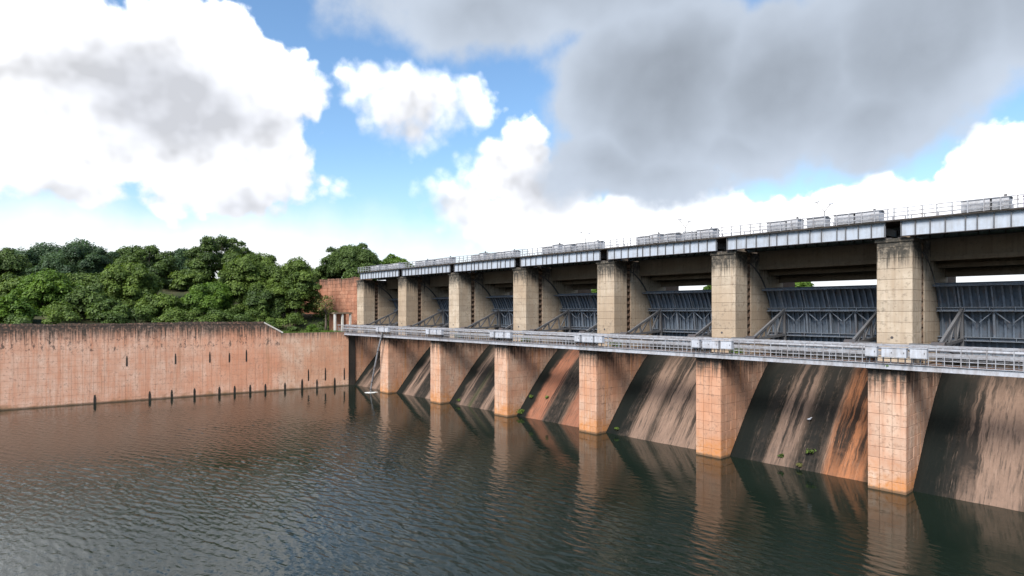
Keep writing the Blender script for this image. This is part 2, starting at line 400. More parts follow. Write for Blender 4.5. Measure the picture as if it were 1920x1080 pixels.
def water_material(name, deep):
    m, t, b = material(name); p = t.pos()
    # wind ripples running across the pool, broken up by slower patches
    w = t.vmath('ADD', p, t.scalev(t.vmath('SUBTRACT', t.noise(p, .35, 3., color=True), (.5,.5,.5)), (1.0, 1.0, 0.)))
    r1 = t.noise(t.vmath('ADD', t.scalev(w, (.85, 2.4, 1.)), (3., 8., 0.)), 1.15, 2., .5)
    r2 = t.noise(t.scalev(w, (2.6, 4.4, 1.)), 1.3, 2., .55)
    r3 = t.noise(p, .25, 2., .5)
    h = t.math('ADD', t.math('ADD', t.math('MULTIPLY', r1, .016), t.math('MULTIPLY', r2, .018)), t.math('MULTIPLY', r3, .01))
    x, y, _ = t.sep(p)
    bn = t.n.new('ShaderNodeBump'); bn.inputs['Distance'].default_value = 1.
    near = t.math('SMOOTH_MIN', t.math('MULTIPLY', y, -1.), t.math('MULTIPLY', t.math('ADD', x, 107.), 1.9), 6.)
    calm = t.math('MULTIPLY', t.mapr(t.math('ADD', near, t.math('MULTIPLY', t.math('SUBTRACT', t.noise(p, .07, 3.), .5), 14.)), 7., 26., .09, 1., True), t.mapr(t.noise(p, .05, 3.), .36, .62, .55, 1.25))
    t.put(t.mapr(calm, .1, 1., .05, .12), b.inputs['Roughness'])
    t.put(calm, bn.inputs['Strength']); t.put(h, bn.inputs['Height'])
    n = t.noise(p, .05, 4.)
    t.put(t.mix(n, deep, tuple(q*1.25 for q in deep)), b.inputs['Base Color'])
    b.inputs['IOR'].default_value = 1.35
    b.inputs['Specular IOR Level'].default_value = .5
    t.put(bn.outputs[0], b.inputs['Normal']); return m
M['water'] = water_material('pool_water', (.0062,.0112,.0076))

# ------------------------------------------------------------------ layout (metres; X along the dam, Y upstream, Z up, water 0)
PX = [-107.18 + 15*i for i in range(8)]          # left edge of each pier foot
LW, UO, UW = 2.587, -.605, 2.559                 # pier foot width, upper shaft offset and width
UF = 3.86                                        # front of the upper shafts
GC, GR = (4.0, 11.4), 7.6                        # gate trunnion (y,z) and radius
ORD = ['abutment pier', 'first pier', 'second pier', 'third pier', 'fourth pier', 'fifth pier', 'sixth pier', 'seventh pier']
def bayname(i):
    return 'between abutment and first pier' if i == 0 else 'between %s and %s piers' % (ORD[i].split()[0], ORD[i+1].split()[0])
OG = [(-6.,-9.6),(-3.,-5.6),(0.,-1.95),(1.6,0.),(3.,1.72),(4.4,3.4),(5.8,4.98),(7.2,6.42),(8.6,7.75),(9.8,8.68),(10.8,9.22),(11.8,9.5),(12.8,9.52),(13.8,9.2),(14.6,8.3),(15.,6.5)]
def ogee(y):
    for (a, b), (c, d) in zip(OG, OG[1:]):
        if a <= y <= c: return b + (d-b)*(y-a)/(c-a)
    return -20
WALL = [(-111.5,-62.), (-109.9,-48.), (-107.7,-25.6), (-105.75,-11.3), (-104.35,.4)]
def xw(y):
    if y <= WALL[0][1]: return WALL[0][0]
    for (a, b), (c, d) in zip(WALL, WALL[1:]):
        if b <= y <= d: return a + (c-a)*(y-b)/(d-b)
    return WALL[-1][0]

# ------------------------------------------------------------------ ground and water
def sm(a, b, v): v = max(0., min(1., (v-a)/(b-a))); return v*v*(3-2*v)
def hill(x, y, o):
    n = 1.1*math.sin(x*.11+1.3)*math.cos(y*.13) + .5*math.sin(x*.31+y*.23)
    if o < -.7:                                   # left bank
        d = -o
        if y < 5.6: z = 9.55 + 4.2*sm(2, 26, d) + 7.5*sm(24, 70, d) + n*sm(2, 14, d)
        else: z = 18.6 + n*.4*sm(2, 14, d)
        return z + 14*sm(150, 900, d)
    bed = -6.
    if y > 10: bed = 3. + 14.5*sm(70, 96, y) + n*sm(80, 100, y) + 16*sm(200, 900, y)
    else: bed += 16.5*sm(60, 85, x) + 10*sm(100, 900, x)
    return bed
def ground():
    offs = [-6000,-2500,-1200,-600,-350,-250,-200,-170,-145,-125,-108,-94,-82,-72,-63,-55,-48,-42,-36,-31,-26,-22,-18,-14.5,-11.5,-9,-7,-5,-3.5,-2.2,-1.2,-.85,-.55,2,8,16,26,38,52,66,80,95,110,125,140,155,165,172,180,190,200,215,240,280,350,500,900,2000,6000]
    ys = [-6000,-2500,-1200,-600,-350,-220,-160,-120,-95,-80,-70,-64,-58,-52,-46,-41,-36,-32,-28,-24,-21,-18,-15,-12,-9.5,-7,-5,-3,-1,1,3,4.6,5.5,5.65,8,10,10.2,13,17,24,34,46,58,70,76,82,88,94,100,108,118,130,145,165,200,260,360,600,1200,2500,6000]
    V = []; F = []; nx = len(offs)
    for y in ys:
        for o in offs: x = (xw(y) if y < 2 else -106.7) + o; V.append((x, y, hill(x, y, o)))
    for j in range(len(ys)-1):
        for i in range(nx-1): F.append((j*nx+i, j*nx+i+1, (j+1)*nx+i+1, (j+1)*nx+i))
    m = bpy.data.meshes.new('ground'); m.from_pydata(V, [], F); m.materials.append(M['ground'])
    m.polygons.foreach_set('use_smooth', [True]*len(F))
    tag(link('ground', m), kind='structure')
ground()
def pool():
    xs = np.concatenate([[-112,-109], np.arange(-107,-2,.24), [0,4,10,20,40,90]])
    ys = np.concatenate([[-900,-400,-200,-120,-90,-75,-66], np.arange(-61,-2,.08), [-1,0,1.5,3], [6]])
    X, Y = np.meshgrid(xs, ys); Z = np.zeros_like(X)
    rg = np.random.default_rng(12); n = 64; sl = 0.
    for k in range(n):
        lam = .32*(4.0**(rg.uniform(0,1)**1.5)); th = math.pi/2 + rg.normal()*.55
        q = 2*math.pi/lam; amp = lam**.9; ph = rg.uniform(0, 6.283)
        Z += amp*np.sin(q*(X*math.cos(th)+Y*math.sin(th)) + ph + .7*np.sin(X*.21+k)+.6*np.sin(Y*.27+2*k)); sl += (amp*q)**2/2
    Z *= WAVE/math.sqrt(sl)
    a, b = -Y, (X+107)*1.9; m = np.minimum(a, b); e = np.clip((m-6)/20, 0, 1); e = e*e*(3-2*e)
    patch = .75+.35*np.sin(X*.11+.8*np.sin(Y*.09))*np.sin(Y*.13+1.1*np.sin(X*.07+1))
    fade = np.clip((Y+63)/6, 0, 1)*np.clip((-1-X)/4, 0, 1)
    Z *= (.06+.94*e*patch)*fade
    ny, nx = X.shape; V = np.stack([X, Y, Z], -1).reshape(-1, 3)
    i = np.arange(nx-1)[None,:] + nx*np.arange(ny-1)[:,None]
    F = np.stack([i, i+1, i+nx+1, i+nx], -1).reshape(-1, 4)
    m = bpy.data.meshes.new('water'); m.vertices.add(len(V)); m.vertices.foreach_set('co', V.ravel())
    m.loops.add(F.size); m.loops.foreach_set('vertex_index', F.ravel().astype(np.int32))
    m.polygons.add(len(F)); m.polygons.foreach_set('loop_start', np.arange(0, F.size, 4, dtype=np.int32))
    m.polygons.foreach_set('use_smooth', np.ones(len(F), dtype=bool)); m.update(calc_edges=True)
    m.materials.append(M['water']); tag(link('water', m), kind='structure')
WAVE = .14                                        # root mean square slope of the wind ripples
pool()
mb = MB(); mb.v = [(-105.2,11.3,14.),(110,11.3,14.),(110,100,14.),(-105.2,100,14.)]; mb.f = [(0,1,2,3)]
tag(mb.build('reservoir_water', M['water']), kind='structure')

# ------------------------------------------------------------------ piers
def facing(parent, name, w, h, d, ax, mat, loc):
    return link(name, slab_mesh(w, h, d, ax, mat), parent, loc)
def make_pier():
    rng = random.Random(3)
    t = thing('dam_pier', 'x', 'pier', (PX[0],0,0), 0, 'spillway piers of the dam')
    foot = MB().box(.012, LW-.05, .05, 17., -6., 9.2).build('pier_foot', M['joint'], t)
    rows, rh = 11, .84
    cols = [0., .80, 1.66, LW]
    for r in range(rows):
        z = -.04 + r*rh
        for c in range(3):
            facing(foot, 'concrete_block', cols[c+1]-cols[c]-.019, rh-.020, .09, 'f', M['low'], (cols[c]+.0095, rng.uniform(-.010,.012), z))
        for c in range(12):
            y0 = .10 + c*.86
            if ogee(y0) > z+rh: continue
            facing(foot, 'concrete_block', .843, rh-.018, .09, 's', M['low'], (LW + rng.uniform(-.010,.010), y0+.005, z))
    # left flank of the foot
    MB().box(-.03, .03, .09, 12., -4., 9.19).build('flank_panel', M['low'], foot)
    MB().box(-.10, LW+.09, -.07, UF+.3, 9.205, 9.33).build('ledge_slab', M['low'], t)
    x0, x1 = UO, UO+UW
    s = MB()
    s.box(x0, x1-.04, UF+.04, 6.25, 9.0, 19.58)
    s.box(x0+.02, x1-.42, 6.25, 6.95, 9.0, 19.57)
    s.box(x0, x1-.04, 6.95, 14.2, 9.0, 19.58)
    s.box(x0+.03, x1-.07, 14.2, 17.2, 6.0, 18.35)
    shaft = s.build('pier_shaft', M['joint'], t)
    lh = .866
    for r in range(12):
        z = 9.34 + r*lh if r else 9.34
        h = (lh if r < 11 else 19.6-z)
        facing(shaft, 'concrete_lift', UW-.01, h-.016, .08, 'f', M['up'], (x0+.005, UF + rng.uniform(-.006,.006), z))
        facing(shaft, 'concrete_lift', 6.25-UF-.09, h-.016, .08, 's', M['up'], (x1 + rng.uniform(-.006,.006), UF+.085, z))
        facing(shaft, 'concrete_lift', 4.85, h-.016, .08, 's', M['up'], (x1 + rng.uniform(-.006,.006), 6.95, z))
        facing(shaft, 'concrete_lift', 2.36, h-.016, .08, 's', M['up'], (x1 - .012 + rng.uniform(-.006,.006), 11.82, z))
    g = MB()
    for k in range(14): g.box(x1-.43, x1-.06, 6.24, 6.96, 9.5+k*.72, 9.78+k*.72)
    g.build('stoplog_slot_step', M['joint'], shaft)
    hole = MB().tube([(x0+1.12, UF-.012, 11.55), (x0+1.12, UF+.3, 11.55)], .11, 12).build('drain_hole', M['dark'], shaft)
    # gate seal track: curved steel plate let into the flank
    n = 18; tr = MB()
    for sgn, xx in ((1, x1+.004), (-1, x0-.004)):
        b = len(tr.v)
        for k in range(n+1):
            z = 9.4 + (18.6-9.4)*k/n
            c = math.sqrt(max(.1, GR*GR-(z-GC[1])**2))
            for w in (-.05, .30): tr.v.append((xx + .012*sgn, GC[0]+c+w, z)); tr.v.append((xx-.05*sgn, GC[0]+c+w, z))
        for k in range(n):
            o = b+4*k
            tr.f += [(o,o+4,o+6,o+2),(o,o+1,o+5,o+4),(o+2,o+6,o+7,o+3)]
    tr.build('seal_track', M['dark'], shaft)
    MB().box(x0-.12, x1+.10, UF-.10, 6.1, 19.30, 19.57).build('pier_cap', M['up'], t)
    br = MB().box(x0+.5, x0+1.05, 4.0, 4.6, 19.572, 19.66).box(x0+1.5, x0+2.05, 4.0, 4.6, 19.572, 19.66)
    br.build('bearing', M['dark'], t)
    return t
pier = make_pier()
PL = ['tall abutment pier where the spillway meets the pink training wall',
      'first free-standing concrete pier from the training wall, hose hanging beside it',
      'second concrete spillway pier counted from the training wall',
      'third concrete spillway pier from the training wall, bush at its waterline',
      'fourth concrete spillway pier counted from the training wall',
      'fifth concrete pier from the training wall, orange-stained foot',
      'sixth concrete pier from the training wall, at the near right',
      'seventh and nearest concrete pier at the far right end']
piers = [pier]; pier['label'] = PL[0]
for i in range(1, 8): piers.append(copy_tree(pier, (PX[i], 0, 0), None, PL[i]))
MB().box(LW-.02, LW+.16, .32, 1.72, -3, 9.1).build('black_return', M['black'], piers[0])['label'] = 'black upright strip at the wall corner'  # upright black box standing just proud of the abutment pier's right flank

# ------------------------------------------------------------------ spillway chutes
PK = (.225,.15,.112); RD = (.255,.105,.062); ORC = (.32,.13,.06); BR = (.155,.105,.08); BK = (.010,.011,.010); GRN = (.03,.045,.016)
BANDS = [[(3., 4.6, PK, .9), (6.5, 8, PK, .9), (9.5, 11., PK, .7)],
         [(2.3, 5.2, PK, .85), (5.4, 8.6, BK, .9), (8.8, 10.4, PK, .9)],
         [(2.3, 4.2, BR, .9), (4.4, 5.2, GRN, .7), (5.4, 7.3, BK, .85), (7.5, 8.7, PK, .9), (8.9, 10.1, BK, .8), (10.2, 11.2, PK, .9)],
         [(1.5, 4.6, RD, .95), (4.8, 7.6, BK, .92), (7.9, 11.4, RD, .85)],
         [(.4, 3.2, BK, .97), (3.2, 5.2, PK, .8), (5.3, 5.9, BK, .8), (6., 11.4, PK, .85)],
         [(.2, 3.4, BK, .97), (3.5, 5.6, BR, .9), (5.7, 7.9, BK, .95), (8.3, 11.9, ORC, .9)],
         [(.2, 2.6, BK, .95), (2.8, 6.4, PK, .8), (6.6, 8.2, BK, .85), (8.4, 11.8, BR, .9)]]
CL = ['dark chute with pale stripes beside the training wall', 'pale pink and black striped chute', 'narrow-striped chute with moss',
      'reddish chute with a black middle', 'broad pale pink chute, black on its left', 'black and brown chute turning orange on its right', 'nearest chute, pink and brown stripes']
for i in range(7):
    rng = random.Random(20+i); w = 15-LW; nx = 26
    ys = np.concatenate([np.linspace(-6, 1, 6), np.linspace(1.3, 11, 40), np.linspace(11.4, 15, 10)])
    V = []; F = []
    for y in ys:
        for k in range(nx+1):
            x = w*k/nx
            bumpz = .035*math.sin(x*2.3+i)+.03*math.sin(x*.9+y*.35+2*i)+rng.uniform(-.022,.022)
            V.append((x if 0 < k < nx else (x-.2 if k == 0 else x+.2), y, ogee(y) + bumpz))
    n = nx+1
    for j in range(len(ys)-1):
        for k in range(nx): F.append((j*n+k, j*n+k+1, (j+1)*n+k+1, (j+1)*n+k))
    b = len(V); L = (len(ys)-1)*n
    V += [(-.2,-6,-12),(w+.2,-6,-12),(w+.2,15,-12),(-.2,15,-12)]
    F += [(b,b+1,nx,0) , (b+2,b+3,L,L+nx), (b+3,b+2,b+1,b)]
    F += [tuple([b] + [j*n for j in range(len(ys))] + [b+3]), tuple([b+2] + [j*n+nx for j in reversed(range(len(ys)))] + [b+1])]
    m = bpy.data.meshes.new('spillway_chute'); m.from_pydata(V, [], F); bm_fix(m)
    m.materials.append(spill_material(i, BANDS[i], 3.7*i+1))
    m.polygons.foreach_set('use_smooth', [True]*len(m.polygons))
    tag(link('spillway_chute', m, None, (PX[i]+LW, 0, 0)), CL[i] + ' ' + bayname(i), 'spillway', 'spillway chutes of the dam')

# ------------------------------------------------------------------ radial gates
def make_gate():
    w = 15-UW
    t = thing('radial_gate', 'x', 'dam gate', (0,0,0), 0, 'radial gates of the dam')
    def arc(r, z): return GC[0] + math.sqrt(r*r-(z-GC[1])**2)
    def curved(mb, x0, x1, r0, r1, z0, z1, n=12):
        b = len(mb.v)
        a0 = math.asin((z0-GC[1])/GR); a1 = math.asin((z1-GC[1])/GR)
        for k in range(n+1):
            a = a0+(a1-a0)*k/n; c, s_ = math.cos(a), math.sin(a)
            for x, r in ((x0,r0),(x1,r0),(x1,r1),(x0,r1)): mb.v.append((x, GC[0]+r*c, GC[1]+r*s_))
        for k in range(n):
            o = b+4*k
            for j in range(4): mb.f.append((o+j, o+(j+1)%4, o+4+(j+1)%4, o+4+j))
        e = b+4*n; mb.f += [(b+3,b+2,b+1,b),(e,e+1,e+2,e+3)]
        return mb
    skin = curved(MB(), .03, w-.03, GR-.04, GR, 9.42, 16.1, 20).build('skin_plate', M['gate'], t, False)
    rib = curved(MB(), -.02, .02, GR-.30, GR-.045, 9.5, 16.05); curved(rib, -.075, .075, GR-.325, GR-.302, 9.5, 16.05)
    rm = rib.mesh('rib'); rm.materials.append(M['gate'])
    for k in range(23): link('rib', rm, skin, (.3 + k*(w-.6)/22, 0, 0))
    for z, hh in ((15.85, .14), (13.85, .36), (11.35, .36), (9.85, .3)):
        y = arc(GR-.33, z); g = MB()
        g.box(.05, w-.05, y-.62, y-.01, z+hh/2-.05, z+hh/2); g.box(.05, w-.05, y-.62, y-.01, z-hh/2, z-hh/2+.05)
        g.box(.05, w-.05, y-.36, y-.31, z-hh/2+.05, z+hh/2-.05)
        for q in range(8): xx = .4+q*(w-.8)/7; g.box(xx-.02, xx+.02, y-.60, y-.02, z-hh/2+.05, z+hh/2-.05)
        g.build('cross_girder', M['gatebeam'], t)
    for k in range(5):
        xx = 1.7 + k*(w-3.4)/4
        d = MB(); d.bar((xx, arc(GR-.6, 13.65), 13.66), (xx, arc(GR-.6, 11.55), 11.54), .16, .22)
        d.bar((xx, arc(GR-.55, 14.05), 14.04), (xx, arc(GR-.5, 15.7), 15.76), .09, .14)
        d.build('upright', M['gatebeam'], t)
    for k in range(4):
        xa = 1.7 + k*(w-3.4)/4; xb = 1.7 + (k+1)*(w-3.4)/4; y = arc(GR-.7, 12.6)
        MB().bar((xa+.1, arc(GR-.66,13.6), 13.6), (xa+1.0, arc(GR-.66,12.8), 12.75), .08).bar((xb-.1, arc(GR-.66,13.6), 13.6), (xb-1.0, arc(GR-.66,12.8), 12.75), .08).build('knee_brace', M['gatebeam'], t)
    for side in (0, 1):
        xa = 1.85 if side == 0 else w-1.85
        T = Vector((xa, GC[0]-.55, GC[1]-.45))
        up = Vector((xa, arc(GR-.98, 13.75), 13.72)); lo = Vector((xa, arc(GR-.98, 11.35), 11.30)); bt = Vector((xa, arc(GR-.98, 9.85), 9.95))
        fr = thing('arm_frame', None, None); fr.parent = t
        MB().bar(T, up, .20, .24).build('arm', M['arm'], fr)
        MB().bar(T, lo, .20, .24).build('arm', M['arm'], fr)
        MB().bar(T, bt, .20, .24).build('arm', M['arm'], fr)
        MB().bar(up+Vector((0,.1,.2)), bt+Vector((0,.1,-.1)), .24).build('post', M['arm'], fr)
        for q in (.42, .70):
            MB().bar(T.lerp(up, q), T.lerp(lo, q), .16).build('strut', M['arm'], fr)
        for q, q2 in ((.42, .70), (.70, 1.), (.22, .42)):
            MB().bar(T.lerp(lo, q), T.lerp(up, q2), .15).build('diagonal', M['arm'], fr)
        MB().bar(T.lerp(bt, .45), T.lerp(lo, .70), .14).build('diagonal', M['arm'], fr)
        MB().tube([T + Vector((-.45 ,0,0)), T + Vector((.45,0,0))], .38, 14).build('trunnion', M['dark'], fr)
        xe = -.08 if side == 0 else w+.08
        MB().bar((xe, T.y, T.z-.1), (xa, T.y, T.z-.1), .45, .6).build('trunnion_beam', M['arm'], fr)
    return t
gate = make_gate()
for i in range(7):
    lab = ['shadowed', 'dark', 'dark blue-grey', 'slate grey', 'ribbed slate grey', 'large ribbed slate grey', 'nearest ribbed slate grey'][i] + ' steel radial gate with truss arms ' + bayname(i)
    loc = (PX[i]+UO+UW, 0, 0)
    if i == 0: gate.location = loc; gate['label'] = lab
    else: copy_tree(gate, loc, None, lab)

# ------------------------------------------------------------------ catwalk spans along the pier feet
def make_catwalk():
    t = thing('catwalk_span', 'x', 'catwalk', (0,0,9.33), 0, 'catwalk spans along the pier feet')
    L = 14.98
    for y in (-.45, 1.30):
        c = MB().box(0, L, y, y+.03, 0, .44).box(0, L, y-.10, y+.0, .40, .44).box(0, L, y-.10, y, 0, .04)
        c.build('edge_channel', M['channel'], t)
    for k in range(9):
        MB().box(.01, L-.01, -.38+k*.2, -.33+k*.2, .36, .40).build('grating_bar', M['rust'], t)
    fr = MB()
    for k in range(11): fr.box(.2+k*1.45, .3+k*1.45, -.41, 1.29, .05, .34)
    fr.build('floor_joist', M['arm'], t)
    pm = MB().box(-.03, .03, -.03, .03, .45, 1.76).mesh('post'); pm.materials.append(M['rail'])
    pb = MB().box(-.022, .022, -.022, .022, .45, 1.20).mesh('baluster'); pb.materials.append(M['rail'])
    for k in range(11): link('post', pm, t, (.25+k*1.45, -.40, 0)); link('post', pm, t, (.25+k*1.45, 1.25, 0))
    for k in range(30):
        if k % 3: link('baluster', pb, t, (.25+k*.483, -.40, 0))
    for y in (-.40, 1.25):
        MB().box(0, L, y-.045, y+.045, 1.70, 1.82).build('top_rail', M['rail'], t)
        MB().box(0, L, y-.03, y+.03, 1.17, 1.23).build('middle_rail', M['rail'], t)
        MB().box(0, L, y-.03, y+.03, .78, .84).build('lower_rail', M['rail'], t)
    MB().tube([(0,.95,1.48),(L,.95,1.48)], .11, 8).build('pipe', M['rail'], t, True)
    MB().box(0, L, .72, .80, .95, 1.28).build('cable_tray', M['rail'], t)
    return t
cw = make_catwalk()
for i in range(7):
    lab = 'pale grey railed steel catwalk span in front of the bay ' + bayname(i)
    loc = (PX[i], 0, 9.33)
    if i == 0: cw.location = loc; cw['label'] = lab
    else: copy_tree(cw, loc, None, lab)

def cabinet(w, h, d, mat, dm):
    t = thing('control_cabinet', 'x', 'cabinet', (0,0,0), 0, 'white cabinets on the catwalk')
    MB().box(0, w, 0, d, 0, h).build('cabinet_body', mat, t)
    n = 2 if w > 1.3 else 1
    for k in range(n):
        x0 = .04+k*w/n; x1 = (k+1)*w/n-.04
        dr = MB().box(x0, x1, -.022, -.002, .05, h-.05).build('cabinet_door', mat, t)
        MB().box(x1-.12, x1-.08, -.05, -.024, h*.45, h*.6).build('handle', dm, dr)
    MB().box(-.04, w+.04, -.05, d+.03, h+.003, h+.04).build('cabinet_roof', mat, t)
    MB().box(.06, .12, .05, .11, -.42, -.003).build('leg', dm, t); MB().box(w-.12, w-.06, .05, .11, -.42, -.003).build('leg', dm, t)
    return t
cabs = [cabinet(.80, .74, .4, M['boxwhite'], M['dark']), cabinet(1.62, .70, .4, M['boxwhite'], M['dark']), cabinet(1.05, .72, .4, M['boxwhite'], M['dark'])]
cx = [.10, 1.22, 3.08]; cz = [10.26, 10.24, 10.25]
CN = ['narrow left', 'wide double-door middle', 'single-door right']
for i in range(1, 7):
    for k in range(3):
        lab = '%s white cabinet of three on the catwalk at the %s' % (CN[k], ORD[i])
        loc = (PX[i]+cx[k], -.90, cz[k])
        if i == 1: cabs[k].location = loc; cabs[k]['label'] = lab
        else: copy_tree(cabs[k], loc, None, lab)

# ------------------------------------------------------------------ hoist deck spans on top of the piers
SX0, SX1 = 1.22, 15.13
def make_deck():
    t = thing('hoist_deck_span', 'x', 'bridge span', (0,0,19.66), 0, 'steel hoist deck spans')
    a, b = SX0, SX1
    for y in (3.62, 7.55):
        g = MB().box(a, b, y-.012, y+.012, .05, 1.17).build('girder_web', M['girder'], t)
        MB().box(a, b, y-.17, y+.17, 0, .048).build('bottom_flange', M['dark'], t)
        MB().box(a, b, y-.17, y+.17, 1.172, 1.22).build('top_flange', M['girder'], t)
        n = 15
        for k in range(n):
            xx = a+.04 + k*(b-a-.08)/(n-1) + (.28 if k in (4, 10) else 0)
            MB().box(xx-.03, xx+.03, y-.155, y-.014, .052, 1.168).build('stiffener', M['arm'], g)
    f = MB()
    for k in range(8): xx = a+.3+k*(b-a-.6)/7; f.box(xx-.06, xx+.06, 3.65, 7.52, .3, .9)
    f.build('cross_beam', M['dark'], t)
    MB().box(.70, 15.66, 3.30, 7.95, 1.225, 1.34).build('deck_slab', M['black'], t)
    pm = MB().box(-.04, .04, -.04, .04, 1.342, 2.28).mesh('post'); pm.materials.append(M['rail'])
    for k in range(16): link('post', pm, t, (.8+k*.97, 3.38, 0)); link('post', pm, t, (.8+k*.97, 7.85, 0))
    for y in (3.38, 7.85):
        for z in (1.62, 1.95, 2.26): MB().box(.70, 15.66, y-.035, y+.035, z-.035, z+.035).build('guard_rail', M['rail'], t)
    return t
dk = make_deck()
for i in range(7):
    lab = 'grey plate-girder deck span with railing on top ' + bayname(i)
    loc = (PX[i], 0, 19.66)
    if i == 0: dk.location = loc; dk['label'] = lab
    else: copy_tree(dk, loc, None, lab)

def hoist_cover(w, h, d, variant):
    t = thing('hoist_cover', 'x', 'hoist cover', (0,0,0), 0, 'machine covers on the hoist deck')
    MB().box(0, w, 0, d, .10, h).build('cover_body', M['cover'], t)
    n = max(2, int(w/.55))
    for k in range(n):
        x0 = .03+k*w/n; MB().box(x0, x0+w/n-.06, -.025, -.002, .20, h-.10).build('cover_panel', M['cover'], t)
    r = MB()
    r.prism([(-.07, h+.002), (d+.07, h+.002), (d*.62, h+.13), (d*.38, h+.13)], -.06, w+.06); r.build('cover_roof', M['arm'], t)
    MB().box(.05, w-.05, .05, d-.05, .0, .098).build('plinth', M['dark'], t)
    if variant: MB().tube([(w*.7, d*.5, h+.1), (w*.7, d*.5, h+.32)], .10, 10).build('vent', M['arm'], t)
    return t
HB = [(5.15, 1.75, .92, 0), (7.02, .98, 1.0, 1), (8.80, 1.52, .86, 0), (11.10, 1.55, .90, 0), (12.80, 1.80, .98, 1)]
HN = ['first', 'second, narrow', 'third, free-standing', 'fourth', 'fifth, wide']
hc = [hoist_cover(w, h, 1.3, v) for (x, w, h, v) in HB]
for i in range(7):
    for k, (x, w, h, v) in enumerate(HB):
        lab = '%s grey machine cover from the left on the deck %s' % (HN[k], bayname(i))
        loc = (PX[i]+x, 3.75, 21.003)
        if i == 0: hc[k].location = loc; hc[k]['label'] = lab
        else:
            c = copy_tree(hc[k], loc, None, lab); c.scale.z = random.Random(i*7+k).uniform(.93, 1.08)

# ------------------------------------------------------------------ road bridge behind the hoist deck
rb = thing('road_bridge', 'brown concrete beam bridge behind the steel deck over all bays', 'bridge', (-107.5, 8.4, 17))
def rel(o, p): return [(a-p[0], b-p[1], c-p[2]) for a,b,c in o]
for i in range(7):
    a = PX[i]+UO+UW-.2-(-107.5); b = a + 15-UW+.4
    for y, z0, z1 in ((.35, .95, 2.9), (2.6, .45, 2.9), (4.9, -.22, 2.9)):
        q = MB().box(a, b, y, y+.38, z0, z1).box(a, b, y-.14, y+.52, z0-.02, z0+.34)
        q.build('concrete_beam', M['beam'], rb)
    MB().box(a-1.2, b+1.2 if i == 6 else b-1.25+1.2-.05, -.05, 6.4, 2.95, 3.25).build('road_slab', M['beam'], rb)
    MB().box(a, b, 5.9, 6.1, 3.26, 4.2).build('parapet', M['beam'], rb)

# lamp posts on the road bridge
def lamp(loc, label, s=1):
    t = thing('lamp_post', label, 'lamp post', loc, 0, 'lamp posts on the dam')
    MB().tube([(0,0,0),(0,0,1.4),(0,0,3.0)], [.07,.055,.045], 8).build('pole', M['arm'], t)
    for sg, ln, hz in ((-1, .75, .95), (1, .55, .62)):
        ar = MB().tube([(0,0,2.9),(sg*.25,0,3.25),(sg*ln,0,2.95+hz)], .035, 6).build('arm', M['arm'], t)
        MB().box(sg*ln-.22, sg*ln+.22, -.09, .09, 2.93+hz, 3.06+hz).build('lamp_head', M['cover'], ar)
    return t
lamp((-23.9, 9., 20.27), 'tall thin two-armed lamp post above the bay right of the fifth pier')
lamp((-39.1, 9., 20.27), 'thin two-armed lamp post above the bay left of the fifth pier')
lamp((-54.2, 9., 20.27), 'small distant two-armed lamp post above the bay left of the fourth pier')

